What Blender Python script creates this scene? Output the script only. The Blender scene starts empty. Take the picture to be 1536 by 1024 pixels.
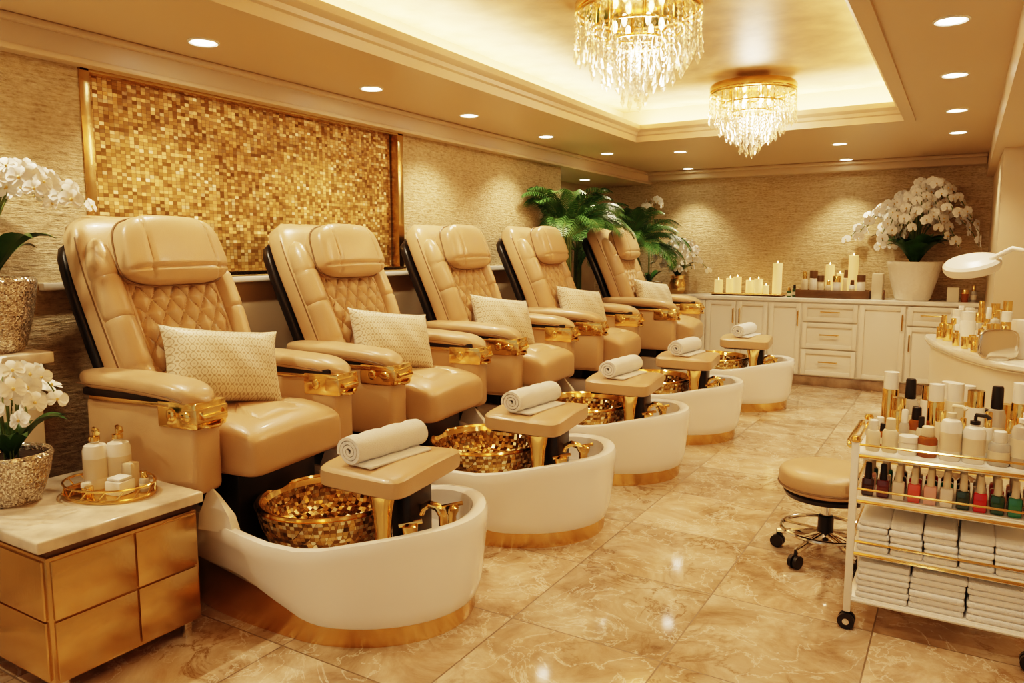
import bpy, bmesh, math, random
from mathutils import Vector, Matrix, Euler
R=random.Random(7)
pi=math.pi
sc=bpy.context.scene
# ---------------------------------------------------------------- materials
def newmat(n):
    m=bpy.data.materials.new(n); m.use_nodes=True
    nt=m.node_tree; b=nt.nodes['Principled BSDF']
    return m,nt,b
def pm(n,col,rough=.5,metal=0,bump=0,bscale=40,var=0,vscale=5,coat=0,emit=None,es=0,sheen=0,trans=0,aniso=None,sss=0):
    m,nt,b=newmat(n)
    b.inputs['Base Color'].default_value=(*col,1)
    b.inputs['Roughness'].default_value=rough
    b.inputs['Metallic'].default_value=metal
    b.inputs['Coat Weight'].default_value=coat
    b.inputs['Coat Roughness'].default_value=.1
    b.inputs['Sheen Weight'].default_value=sheen
    b.inputs['Transmission Weight'].default_value=trans
    if emit: 
        b.inputs['Emission Color'].default_value=(*emit,1); b.inputs['Emission Strength'].default_value=es
    tc=nt.nodes.new('ShaderNodeTexCoord')
    if var:
        no=nt.nodes.new('ShaderNodeTexNoise'); no.inputs['Scale'].default_value=vscale; no.inputs['Detail'].default_value=4
        nt.links.new(tc.outputs['Object'],no.inputs['Vector'])
        cr=nt.nodes.new('ShaderNodeValToRGB')
        cr.color_ramp.elements[0].position=.3; cr.color_ramp.elements[1].position=.7
        cr.color_ramp.elements[0].color=(*[c*(1-var) for c in col],1)
        cr.color_ramp.elements[1].color=(*[min(1,c*(1+var)) for c in col],1)
        nt.links.new(no.outputs['Fac'],cr.inputs[0]); nt.links.new(cr.outputs[0],b.inputs['Base Color'])
    if bump:
        no=nt.nodes.new('ShaderNodeTexNoise'); no.inputs['Scale'].default_value=bscale; no.inputs['Detail'].default_value=3
        bp=nt.nodes.new('ShaderNodeBump'); bp.inputs['Strength'].default_value=bump; bp.inputs['Distance'].default_value=.01
        if aniso:
            mp=nt.nodes.new('ShaderNodeMapping'); mp.inputs['Scale'].default_value=aniso
            nt.links.new(tc.outputs['Object'],mp.inputs[0]); nt.links.new(mp.outputs[0],no.inputs['Vector'])
        else: nt.links.new(tc.outputs['Object'],no.inputs['Vector'])
        nt.links.new(no.outputs['Fac'],bp.inputs['Height']); nt.links.new(bp.outputs[0],b.inputs['Normal'])
    return m
def ramp(nt,src,stops):
    cr=nt.nodes.new('ShaderNodeValToRGB'); e=cr.color_ramp.elements
    e[0].position=stops[0][0]; e[0].color=(*stops[0][1],1)
    e[1].position=stops[-1][0]; e[1].color=(*stops[-1][1],1)
    for p,c in stops[1:-1]:
        x=e.new(p); x.color=(*c,1)
    nt.links.new(src,cr.inputs[0]); return cr.outputs[0]
def vmath(nt,op,a,b=None):
    n=nt.nodes.new('ShaderNodeVectorMath'); n.operation=op
    for i,v in enumerate((a,b)):
        if v is None: continue
        if isinstance(v,(tuple,list)): n.inputs[i].default_value=v
        else: nt.links.new(v,n.inputs[i])
    return n.outputs[0]
def fmath(nt,op,a,b=None,c=None):
    n=nt.nodes.new('ShaderNodeMath'); n.operation=op
    for i,v in enumerate((a,b,c)):
        if v is None: continue
        if isinstance(v,(int,float)): n.inputs[i].default_value=v
        else: nt.links.new(v,n.inputs[i])
    return n.outputs[0]
def gridmask(nt,vec,axes,w):
    sep=nt.nodes.new('ShaderNodeSeparateXYZ'); nt.links.new(vec,sep.inputs[0])
    res=None
    for a in axes:
        f=fmath(nt,'FRACT',sep.outputs[a]); d=fmath(nt,'SUBTRACT',f,.5); d=fmath(nt,'ABSOLUTE',d)
        g=fmath(nt,'GREATER_THAN',d,.5-w)
        res=g if res is None else fmath(nt,'MAXIMUM',res,g)
    return res
def mixc(nt,f,a,b):
    n=nt.nodes.new('ShaderNodeMix'); n.data_type='RGBA'
    nt.links.new(f,n.inputs[0])
    for i,v in ((6,a),(7,b)):
        if isinstance(v,tuple): n.inputs[i].default_value=(*v,1)
        else: nt.links.new(v,n.inputs[i])
    return n.outputs[2]
def noise(nt,vec,scale,detail=4,rough=.5,dist=0):
    n=nt.nodes.new('ShaderNodeTexNoise'); n.inputs['Scale'].default_value=scale; n.inputs['Detail'].default_value=detail
    n.inputs['Roughness'].default_value=rough; n.inputs['Distortion'].default_value=dist
    nt.links.new(vec,n.inputs['Vector']); return n.outputs['Fac']
def mosaic_mat(name,scale,axes,stops,metal=.75,rough=.25,jit=.35,grout=(.12,.07,.03),w=.06):
    m,nt,b=newmat(name)
    tc=nt.nodes.new('ShaderNodeTexCoord')
    v=vmath(nt,'MULTIPLY',tc.outputs['Object'],scale)
    fl=vmath(nt,'FLOOR',v)
    fl=vmath(nt,'MULTIPLY',fl,tuple(1 if i in axes else 0 for i in range(3)))
    wn=nt.nodes.new('ShaderNodeTexWhiteNoise'); nt.links.new(fl,wn.inputs[0])
    c=ramp(nt,wn.outputs['Value'],stops)
    g=gridmask(nt,v,axes,w)
    c=mixc(nt,g,c,grout)
    nt.links.new(c,b.inputs['Base Color'])
    b.inputs['Metallic'].default_value=metal; b.inputs['Roughness'].default_value=rough
    ge=nt.nodes.new('ShaderNodeNewGeometry')
    j=vmath(nt,'SUBTRACT',wn.outputs['Color'],(.5,.5,.5)); j=vmath(nt,'MULTIPLY',j,(jit,jit,jit))
    n=vmath(nt,'ADD',ge.outputs['Normal'],j); n=vmath(nt,'NORMALIZE',n)
    nt.links.new(n,b.inputs['Normal'])
    return m
GOLDS=[(0,(.24,.12,.035)),(.35,(.42,.24,.08)),(.65,(.55,.335,.12)),(.9,(.68,.45,.20)),(1,(.90,.74,.48))]
M_mosaic=mosaic_mat('gold_mosaic',(1,42,58),(1,2),GOLDS,metal=.4,rough=.33,jit=.42,w=.04,grout=(.20,.115,.045))
M_bowl=mosaic_mat('bowl_mosaic',(60,60,66),(0,1,2),[(0,(.16,.07,.015)),(.4,(.50,.27,.07)),(.8,(.78,.50,.18)),(1,(1,.9,.6))],metal=.7,rough=.22,jit=.55,w=.02)

def floor_mat():
    m,nt,b=newmat('marble_floor_tile')
    tc=nt.nodes.new('ShaderNodeTexCoord')
    v=vmath(nt,'MULTIPLY',tc.outputs['Object'],(1/.6,1/.6,1))
    v=vmath(nt,'ADD',v,(.35,.1,0))
    fl=vmath(nt,'FLOOR',v); fl=vmath(nt,'MULTIPLY',fl,(1,1,0))
    wn=nt.nodes.new('ShaderNodeTexWhiteNoise'); nt.links.new(fl,wn.inputs[0])
    off=vmath(nt,'MULTIPLY',wn.outputs['Color'],(9,9,9))
    p=vmath(nt,'ADD',tc.outputs['Object'],off)
    n1=noise(nt,p,3.0,12,.68,.6)
    c=ramp(nt,n1,[(.31,(.25,.15,.08)),(.42,(.40,.27,.165)),(.52,(.52,.38,.255)),(.61,(.61,.475,.335)),(.74,(.75,.64,.50))])
    n2=noise(nt,p,3.6,10,.61,.85)
    d=fmath(nt,'ABSOLUTE',fmath(nt,'SUBTRACT',n2,.5))
    n3=noise(nt,p,2.0,3)
    vein=ramp(nt,d,[(0,(.85,.85,.85)),(.013,(.4,.4,.4)),(.034,(0,0,0))])
    vein=mixc(nt,ramp(nt,n3,[(.43,(0,0,0)),(.6,(1,1,1))]),(0,0,0),vein)
    c=mixc(nt,vein,c,(.24,.135,.065))
    n4=noise(nt,vmath(nt,'ADD',p,(31,7,2)),4.0,9,.59,.6)
    d4=fmath(nt,'ABSOLUTE',fmath(nt,'SUBTRACT',n4,.5))
    c=mixc(nt,ramp(nt,d4,[(0,(.55,.55,.55)),(.013,(0,0,0))]),c,(.82,.73,.59))
    tint=fmath(nt,'MULTIPLY_ADD',wn.outputs['Value'],.28,.84)
    sc_=nt.nodes.new('ShaderNodeVectorMath'); sc_.operation='SCALE'; nt.links.new(c,sc_.inputs[0]); nt.links.new(tint,sc_.inputs['Scale'])
    g=gridmask(nt,v,(0,1),.005)
    c=mixc(nt,g,sc_.outputs[0],(.20,.13,.075))
    nt.links.new(c,b.inputs['Base Color'])
    r=fmath(nt,'MULTIPLY_ADD',g,.5,.075); nt.links.new(r,b.inputs['Roughness'])
    b.inputs['Specular IOR Level'].default_value=.65
    return m
def wall_mat():
    m,nt,b=newmat('textured_wallcovering')
    tc=nt.nodes.new('ShaderNodeTexCoord')
    v=vmath(nt,'MULTIPLY',tc.outputs['Object'],(10,10,80)); a=noise(nt,v,1,5,.7)
    v2=vmath(nt,'MULTIPLY',tc.outputs['Object'],(36,36,80)); a2=noise(nt,v2,1,4,.6)
    s=fmath(nt,'MULTIPLY_ADD',a2,.45,fmath(nt,'MULTIPLY',a,.55))
    c=ramp(nt,s,[(.36,(.37,.26,.13)),(.48,(.58,.44,.26)),(.58,(.69,.55,.355)),(.68,(.81,.69,.49))])
    nt.links.new(c,b.inputs['Base Color'])
    bp=nt.nodes.new('ShaderNodeBump'); bp.inputs['Strength'].default_value=.9; bp.inputs['Distance'].default_value=.024
    nt.links.new(s,bp.inputs['Height']); nt.links.new(bp.outputs[0],b.inputs['Normal'])
    b.inputs['Roughness'].default_value=.42
    return m
M_floor=floor_mat(); M_wall=wall_mat()
M_paint=pm('cream_paint',(.58,.46,.32),.45)
M_ceil=pm('ceiling_paint',(.62,.48,.32),.38)
M_leaf=pm('gold_leaf_ceiling',(.60,.45,.26),.42,.05,var=.24,vscale=5,bump=.2,bscale=12)
M_leather=pm('tan_leather',(.55,.375,.22),.31,bump=.12,bscale=220,var=.05,vscale=6,coat=.12)
M_leather_d=pm('seam_leather',(.20,.12,.06),.45)
M_black=pm('black_plastic',(.012,.010,.009),.35)
M_dark=pm('dark_mechanism',(.05,.04,.03),.3,.6)
M_gold=pm('polished_gold',(.88,.61,.26),.13,1)
M_goldb=pm('brushed_gold',(.80,.55,.25),.20,1,bump=.08,bscale=30,aniso=(1,1,40))
M_goldcab=pm('brushed_brass_front',(.62,.44,.22),.24,1,bump=.1,bscale=20,aniso=(40,1,1))
M_white=pm('glossy_white_acrylic',(.92,.89,.85),.10,coat=.7)
M_cab=pm('cabinet_paint',(.80,.73,.62),.35)
M_top=pm('white_stone_top',(.86,.81,.73),.15,var=.06,vscale=9)
M_marble=pm('beige_marble_top',(.64,.55,.44),.12,var=.30,vscale=9)
M_plinth=pm('brown_marble_plinth',(.30,.20,.12),.2,var=.4,vscale=8)
M_towel=pm('white_terry',(.95,.94,.92),.9,bump=.6,bscale=260,sheen=.4)
M_chrome=pm('chrome',(.75,.71,.65),.1,1)
M_wax=pm('candle_wax',(.92,.78,.56),.5,emit=(1,.54,.16),es=.5)  # emission stands in for flame light glowing through the wax
M_flame=pm('flame',(1,.7,.3),.5,emit=(1,.62,.22),es=16)
M_bulb=pm('bulb_glow',(1,.8,.5),.5,emit=(1,.78,.48),es=14)
M_disc=pm('downlight_glow',(1,.9,.7),.5,emit=(1,.88,.68),es=16)
M_petal=pm('orchid_petal',(.95,.92,.87),.55,sheen=.2)
M_lip=pm('orchid_lip',(.80,.55,.20),.5)
M_leafg=pm('green_leaf',(.035,.10,.026),.30,var=.4,vscale=12)
M_palm=pm('palm_leaf',(.075,.18,.05),.42,var=.45,vscale=9)
M_stem=pm('green_stem',(.14,.20,.06),.5)
M_soil=pm('soil',(.05,.03,.02),.9,bump=.5)
M_clear=pm('clear_bottle',(.80,.75,.67),.08,trans=.5)
M_amber=pm('amber_bottle',(.40,.13,.03),.08,trans=.3)
M_label=pm('cream_label',(.76,.66,.50),.6)
M_pwhite=pm('white_plastic',(.90,.86,.80),.25)
M_wood=pm('dark_wood',(.14,.075,.03),.4,var=.3)
M_basin=M_bowl
M_silverm=mosaic_mat('mercury_mosaic',(190,190,190),(0,1,2),[(0,(.36,.30,.24)),(.5,(.66,.60,.50)),(1,(.98,.93,.83))],metal=.75,rough=.25,jit=.7,w=.03)
M_potw=pm('carved_white_pot',(.86,.80,.70),.5,bump=1,bscale=28)
def pillow_mat():
    m,nt,b=newmat('damask_pillow')
    tc=nt.nodes.new('ShaderNodeTexCoord')
    v=vmath(nt,'MULTIPLY',tc.outputs['Object'],(42,42,42))
    s=nt.nodes.new('ShaderNodeSeparateXYZ'); nt.links.new(v,s.inputs[0])
    w=fmath(nt,'MULTIPLY',fmath(nt,'SINE',fmath(nt,'MULTIPLY',s.outputs[2],2.2)),1.1)
    a=fmath(nt,'SINE',fmath(nt,'MULTIPLY_ADD',s.outputs[1],2.0,w))
    c=fmath(nt,'SINE',fmath(nt,'MULTIPLY_ADD',s.outputs[1],-2.0,w))
    p=fmath(nt,'ABSOLUTE',fmath(nt,'MULTIPLY',a,c))
    col=ramp(nt,p,[(.05,(.40,.31,.19)),(.20,(.74,.65,.50)),(.70,(.72,.63,.48)),(.85,(.44,.34,.21))])
    nt.links.new(col,b.inputs['Base Color']); b.inputs['Roughness'].default_value=.42; b.inputs['Sheen Weight'].default_value=.3
    return m
M_pillow=pillow_mat()
def crystal_mat():
    m,nt,b=newmat('crystal')
    out=nt.nodes['Material Output']
    b.inputs['Base Color'].default_value=(1,.96,.90,1); b.inputs['Roughness'].default_value=.05; b.inputs['Metallic'].default_value=.9
    tr=nt.nodes.new('ShaderNodeBsdfTransparent'); tr.inputs[0].default_value=(1,.97,.92,1)
    lw=nt.nodes.new('ShaderNodeLayerWeight'); lw.inputs[0].default_value=.45
    f=fmath(nt,'MULTIPLY_ADD',lw.outputs['Facing'],.65,.22)
    mx=nt.nodes.new('ShaderNodeMixShader'); nt.links.new(f,mx.inputs[0]); nt.links.new(tr.outputs[0],mx.inputs[1]); nt.links.new(b.outputs[0],mx.inputs[2])
    nt.links.new(mx.outputs[0],out.inputs[0]); return m
M_crystal=crystal_mat()
# ---------------------------------------------------------------- mesh builder
class MB:
    def __init__(s): s.v=[];s.f=[];s.m=[];s.mats=[]
    def mi(s,mat):
        if mat not in s.mats: s.mats.append(mat)
        return s.mats.index(mat)
    def add(s,vs,fs,mat,M=None):
        o=len(s.v); k=s.mi(mat)
        for p in vs:
            p=Vector(p); s.v.append(M@p if M else p)
        for f in fs: s.f.append([i+o for i in f]); s.m.append(k)
    def box(s,lo,hi,mat,r=0,seg=2,M=None):
        bm=bmesh.new(); bmesh.ops.create_cube(bm,size=1)
        c=[(a+b)/2 for a,b in zip(lo,hi)]; d=[abs(b-a) for a,b in zip(lo,hi)]
        for v in bm.verts: v.co=Vector([c[i]+v.co[i]*d[i] for i in range(3)])
        if r>0: bmesh.ops.bevel(bm,geom=bm.edges[:],offset=min(r,min(d)*.49),segments=seg,profile=.5,affect='EDGES')
        bm.verts.index_update()
        s.add([v.co.copy() for v in bm.verts],[[v.index for v in f.verts] for f in bm.faces],mat,M); bm.free()
    def lathe(s,prof,c=(0,0,0),mat=None,seg=24,sx=1,sy=1,M=None,cap=(1,1)):
        vs=[];fs=[];n=len(prof)
        for r,z in prof:
            for j in range(seg):
                a=2*pi*j/seg; vs.append((c[0]+r*sx*math.cos(a),c[1]+r*sy*math.sin(a),c[2]+z))
        for i in range(n-1):
            for j in range(seg):
                k=(j+1)%seg; fs.append([i*seg+j,i*seg+k,(i+1)*seg+k,(i+1)*seg+j])
        if cap[0]: fs.append(list(range(seg))[::-1])
        if cap[1]: fs.append([(n-1)*seg+j for j in range(seg)])
        s.add(vs,fs,mat,M)
    def loft(s,rings,mat,cap=True,M=None):
        n=len(rings[0]); vs=[p for r in rings for p in r]; fs=[]
        for i in range(len(rings)-1):
            for j in range(n):
                k=(j+1)%n; fs.append([i*n+j,i*n+k,(i+1)*n+k,(i+1)*n+j])
        if cap: fs.append(list(range(n))[::-1]); fs.append([(len(rings)-1)*n+j for j in range(n)])
        s.add(vs,fs,mat,M)
    def tube(s,pts,rad,mat,seg=8,M=None):
        pts=[Vector(p) for p in pts]; rings=[]
        up=Vector((0,0,1)); 
        for i,p in enumerate(pts):
            t=(pts[min(i+1,len(pts)-1)]-pts[max(i-1,0)]).normalized()
            u=up if abs(t.dot(up))<.95 else Vector((1,0,0))
            a=t.cross(u).normalized(); b=a.cross(t).normalized()
            r=rad[i] if isinstance(rad,(list,tuple)) else rad
            rings.append([p+(a*math.cos(2*pi*j/seg)+b*math.sin(2*pi*j/seg))*r for j in range(seg)])
        s.loft(rings,mat,True,M)
    def sell(s,c,size,e1,e2,mat,nu=28,nv=16,M=None,fn=None):
        def pw(x,e): return math.copysign(abs(x)**e,x)
        rings=[]
        for i in range(nv+1):
            ph=-pi/2+pi*i/nv
            cz=max(pw(math.cos(ph),e1),1e-4); r=[]
            for j in range(nu):
                th=2*pi*j/nu
                p=Vector((size[0]*cz*pw(math.cos(th),e2),size[1]*cz*pw(math.sin(th),e2),size[2]*pw(math.sin(ph),e1)))
                if fn: p=fn(p)
                r.append(Vector(c)+p)
            rings.append(r)
        s.loft(rings,mat,True,M)
    def obj(s,name,parent=None,loc=(0,0,0),rot=(0,0,0),ang=38,bev=0):
        me=bpy.data.meshes.new(name); me.from_pydata([tuple(v) for v in s.v],[],s.f)
        for m in s.mats: me.materials.append(m)
        for i,p in enumerate(me.polygons): p.material_index=s.m[i]; p.use_smooth=True
        me.update(); me.set_sharp_from_angle(angle=math.radians(ang))
        return mkobj(name,me,parent,loc,rot)
def mkobj(name,me,parent=None,loc=(0,0,0),rot=(0,0,0)):
    o=bpy.data.objects.new(name,me); sc.collection.objects.link(o)
    o.location=loc; o.rotation_euler=rot
    if parent: o.parent=parent
    return o
def empty(name,loc=(0,0,0),rot=(0,0,0),parent=None):
    return mkobj(name,None,parent,loc,rot)
def T(x=0,y=0,z=0,rz=0,rx=0,ry=0,s=1):
    return Matrix.Translation((x,y,z))@Euler((rx,ry,rz)).to_matrix().to_4x4()@Matrix.Scale(s,4)

# ---------------------------------------------------------------- room
ZC=2.34; XL=-3.4; YB=8.75; Y0=-1.6
b=MB(); b.box((-4.3,Y0,-.1),(1.1,YB+.2,0),M_floor); b.obj('floor')
b=MB()
b.box((XL-.2,Y0,0),(XL,1.93,2.4),M_wall)
b.box((XL-.2,4.16,1.27),(XL,6.55,2.4),M_wall)
b.box((XL-.2,1.93,2.24),(XL,4.16,2.4),M_wall)
b.box((XL-.2,1.93,0),(XL,6.55,1.27),M_paint)
b.obj('wall_left')
b=MB(); b.box((-4.25,6.4,0),(-4.05,YB+.1,2.4),M_paint); b.box((-4.05,6.4,0),(XL-.2,6.55,2.4),M_paint); b.obj('wall_left_alcove')
b=MB(); b.box((-4.05,YB,0),(1.1,YB+.15,2.4),M_wall); b.obj('wall_back')
b=MB(); b.box((.19,6.4,0),(.95,YB,2.4),M_paint); b.box((.9,Y0,0),(1.05,6.4,2.4),M_paint); b.obj('wall_right')
b=MB(); b.box((XL-.19,1.99,1.27),(XL-.06,4.09,2.2),M_mosaic); b.obj('wall_left_mosaic_panel')
b=MB()
for lo,hi in (((XL-.07,1.93,1.30),(XL+.008,1.98,2.24)),((XL-.07,4.10,1.30),(XL+.008,4.16,2.24)),((XL-.07,1.93,2.195),(XL+.008,4.16,2.24)),((XL-.07,1.93,1.27),(XL+.02,4.16,1.30))):
    b.box(lo,hi,M_goldcab,.006)
b.obj('trim_mosaic_frame')
b=MB(); b.box((XL-.02,4.165,1.245),(XL+.04,6.55,1.285),M_top,.006); b.box((XL-.02,1.7,1.235),(XL+.04,4.16,1.268),M_top,.006); b.obj('trim_ledge')
b=MB(); b.box((XL,1.7,0),(XL+.015,6.55,.12),M_cab,.004); b.obj('baseboard_left')
# ceiling
TX0,TX1,TY1=-2.45,-.43,6.1
b=MB()
b.box((-4.3,Y0,ZC),(TX0,YB+.15,ZC+.05),M_ceil)
b.box((TX1,Y0,ZC),(1.1,YB+.15,ZC+.05),M_ceil)
b.box((TX0,TY1,ZC),(TX1,YB+.15,ZC+.05),M_ceil)
b.box((-2.72,Y0,2.62),(-.16,6.4,2.68),M_leaf)
b.box((-2.72,Y0,ZC+.05),(-2.66,6.4,2.62),M_ceil)
b.box((-.22,Y0,ZC+.05),(-.16,6.4,2.62),M_ceil)
b.box((-2.72,6.31,ZC+.05),(-.16,6.37,2.62),M_ceil)
b.box((-4.3,Y0,2.21),(-3.3,YB,ZC),M_ceil)
b.box((.13,Y0,2.13),(1.1,YB,ZC),M_ceil,.0)
b.obj('ceiling')
b=MB()
prof=[(-.07,ZC-.016),(0,ZC-.016),(.004,ZC+.03),(.018,ZC+.038),(.024,ZC+.060),(.05,ZC+.074),(.055,ZC+.080),(.055,ZC+.115),(-.03,ZC+.115),(-.03,ZC+.02),(-.07,ZC+.004)]
b.loft([[(x+dx*o,y+dy*o,z) for o,z in prof] for (x,y,dx,dy) in [(TX0,Y0,1,0),(TX0,TY1,1,-1),(TX1,TY1,-1,-1),(TX1,Y0,-1,0)]],M_ceil)
b.obj('trim_tray_crown')
b=MB(); 
b.box((-4.05,YB-.13,ZC-.10),(.13,YB,ZC),M_ceil,.02); b.box((-4.05,YB-.2,ZC-.035),(.13,YB,ZC),M_ceil,.012)
b.box((-3.32,Y0,ZC-.03),(-3.27,YB-.2,ZC),M_ceil,.01); b.box((-3.30,Y0,2.2),(-3.285,YB-.2,2.225),M_ceil,.005)
b.obj('trim_cornice')

# lights
def lamp(name,kind,loc,energy,col=(1,.77,.48),rot=(0,0,0),size=.05,size2=None,spot=100,blend=.6,parent=None):
    l=bpy.data.lights.new(name,kind); l.energy=energy; l.color=col
    if kind=='AREA':
        l.shape='RECTANGLE'; l.size=size; l.size_y=size2
    else: l.shadow_soft_size=size
    if kind=='SPOT': l.spot_size=math.radians(spot); l.spot_blend=blend
    o=bpy.data.objects.new(name,l); sc.collection.objects.link(o); o.location=loc; o.rotation_euler=rot
    if parent: o.parent=parent
    return o
bd=MB(); bd.lathe([(.052,.004),(.062,-.004),(.062,-.001),(.07,.0),(.07,.006)],mat=M_pwhite,seg=24); bd.lathe([(.0,-.0015),(.05,-.0015),(.05,.003),(.0,.003)],mat=M_disc,seg=20)
disc_me=None
WARM=(1,.78,.515)
def downlight(x,y,z=ZC,e=42,spot=105,aim=None):
    global disc_me
    root=empty('recessed_downlight',(x,y,z-.003))
    if disc_me is None:
        o=bd.obj('downlight_trim',root); disc_me=o.data
    else: mkobj('downlight_trim',disc_me,root)
    lamp('downlight_beam','SPOT',(0,0,-.015),e,WARM,size=.035,spot=spot,blend=.7,parent=root,rot=(0,0,0) if aim is None else aim)
for y in (.1,1.2,2.28,3.40,4.40,5.51,6.74): downlight(-3.0,y,e=54,spot=118)
for y in (.2,1.4,2.55,3.65,4.75,5.92,7.0): downlight(-.107,y,e=44)
for x,y in ((-2.36,6.98),(-1.0,7.2)): downlight(x,y,e=48)
for x in (-2.75,-1.1): downlight(x,8.42,e=50,spot=92)  # added wall washers, put in to make the back wall scallops
downlight(-3.72,7.75,z=2.21,e=18,spot=125)  # added lamp hidden by fronds, brightens the dark alcove
COVE=(1,.72,.39)
lamp('cove_strip_light','AREA',(-2.56,(Y0+6.2)/2,ZC+.09),78,COVE,rot=(pi,0,0),size=.06,size2=7.6)
lamp('cove_strip_light','AREA',(-.32,(Y0+6.2)/2,ZC+.09),78,COVE,rot=(pi,0,0),size=.06,size2=7.6)
lamp('cove_strip_light','AREA',(-1.44,6.21,ZC+.09),25,COVE,rot=(pi,0,0),size=2.0,size2=.06)

# ---------------------------------------------------------------- chandeliers
def chandelier_mesh():
    g=MB()
    g.lathe([(.0,.08),(.12,.08),(.13,.05),(.29,.045),(.30,.03),(.30,.0),(.285,-.01),(.24,-.012),(0,-.012)],mat=M_gold,seg=48)
    for r,z in ((.295,-.02),(.22,-.09),(.15,-.15)):
        pts=[(r*math.cos(a*2*pi/40),r*math.sin(a*2*pi/40),z) for a in range(41)]
        g.tube(pts,.006,M_gold,6)
    for k in range(6):
        a=k*pi/3; g.tube([(.22*math.cos(a),.22*math.sin(a),-.09),(.22*math.cos(a),.22*math.sin(a),0)],.004,M_gold,5)
        g.tube([(.15*math.cos(a),.15*math.sin(a),-.15),(.15*math.cos(a),.15*math.sin(a),0)],.004,M_gold,5)
    c=MB()
    def gem(x,y,z,r,h,n=5):
        vs=[(x,y,z)]+[(x+r*math.cos(2*pi*j/n),y+r*math.sin(2*pi*j/n),z-h*.65) for j in range(n)]+[(x,y,z-h)]
        c.add(vs,[[0,1+(j+1)%n,1+j] for j in range(n)]+[[n+1,1+j,1+(j+1)%n] for j in range(n)],M_crystal)
    for r,n,z0,L in ((.295,34,-.02,.19),(.25,26,-.03,.20),(.22,24,-.09,.19),(.17,18,-.10,.21),(.14,14,-.15,.20),(.085,9,-.16,.235),(.04,5,-.16,.265),(.0,1,-.16,.29)):
        for j in range(n):
            a=2*pi*j/n+r*9; x=r*math.cos(a);y=r*math.sin(a); z=z0
            l=L*(.88+.24*(j%2))
            while z>z0-l+.085:
                gem(x,y,z,.008,.026); z-=.028
            gem(x,y,z,.0145,.085,6)
    bl=MB()
    for k in range(6):
        a=k*pi/3+.3; bl.sell((.11*math.cos(a),.11*math.sin(a),-.07),(.014,.014,.03),1,1,M_bulb,8,6)
    return g,c,bl
g,c,bl=chandelier_mesh()
for i,(x,y) in enumerate(((-1.40,3.48),(-1.37,5.60))):
    root=empty('crystal_chandelier',(x,y,2.54))
    if i==0:
        a1=g.obj('ceiling_plate',root);a2=c.obj('crystals',root,ang=1);a3=bl.obj('bulbs',root)
    else:
        mkobj('ceiling_plate',a1.data,root);mkobj('crystals',a2.data,root);mkobj('bulbs',a3.data,root)
    lamp('chandelier_light','POINT',(0,0,-.2),26,(1,.82,.60),size=.1,parent=root)

# ---------------------------------------------------------------- pedicure chair
def plan(th,k=1.0):
    cx,sy=math.cos(th),math.sin(th)
    if cx>=0: x=.38+.53*cx*k; y=.425*sy*k
    else:
        q=abs(cx)**.75
        x=.38-.86*q*k; y=.425*math.copysign(abs(sy)**.55,sy)*k*(1-.14*q)
    return x,y
def tub():
    w=MB();N=72
    def ring(k,zf): 
        r=[]
        for j in range(N):
            th=2*pi*j/N; x,y=plan(th,k); r.append((x,y,zf(x,y)))
        return r
    def hg(x,y):
        t=min(1,max(0,(.50-x)/.5)); t=t*t*(3-2*t); return .085+.125*t
    def rim(x,y):
        return .385-.035*math.exp(-((x-.30)/.22)**2)+.035*min(1,max(0,(x-.5)/.3))+.03*min(1,max(0,(-x+.05)/.2))
    lev=[(.915,lambda x,y:hg(x,y)-.01),(.93,lambda x,y:hg(x,y)),(.955,lambda x,y:hg(x,y)+.05),(.985,lambda x,y:.5*(hg(x,y)+rim(x,y))+.02),(1.0,lambda x,y:rim(x,y)-.05),(1.0,lambda x,y:rim(x,y)-.015),(.985,rim),(.93,lambda x,y:rim(x,y)+.004),(.885,lambda x,y:rim(x,y)-.008),(.87,lambda x,y:rim(x,y)-.03),(.85,lambda x,y:.24),(.83,lambda x,y:.225)]
    w.loft([ring(k,f) for k,f in lev],M_white)
    g=MB(); g.loft([ring(k,f) for k,f in ((.89,lambda x,y:0),(.9,lambda x,y:.012),(.905,lambda x,y:hg(x,y)*.9),(.925,lambda x,y:hg(x,y)+.006),(.90,lambda x,y:hg(x,y)+.006))],M_goldb)
    for sgn in (-1,1):
        w.loft([[(.0+a-.04*(1-k),sgn*.365+b2,z) for a,b2 in ((-.08*k,-.03*k),(.08*k,-.02*k),(.08*k,.02*k),(-.08*k,.03*k))] for z,k in ((.36,1),(.42,.85),(.455,.6),(.49,.35),(.515,.12))],M_white)
    return w,g
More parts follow.
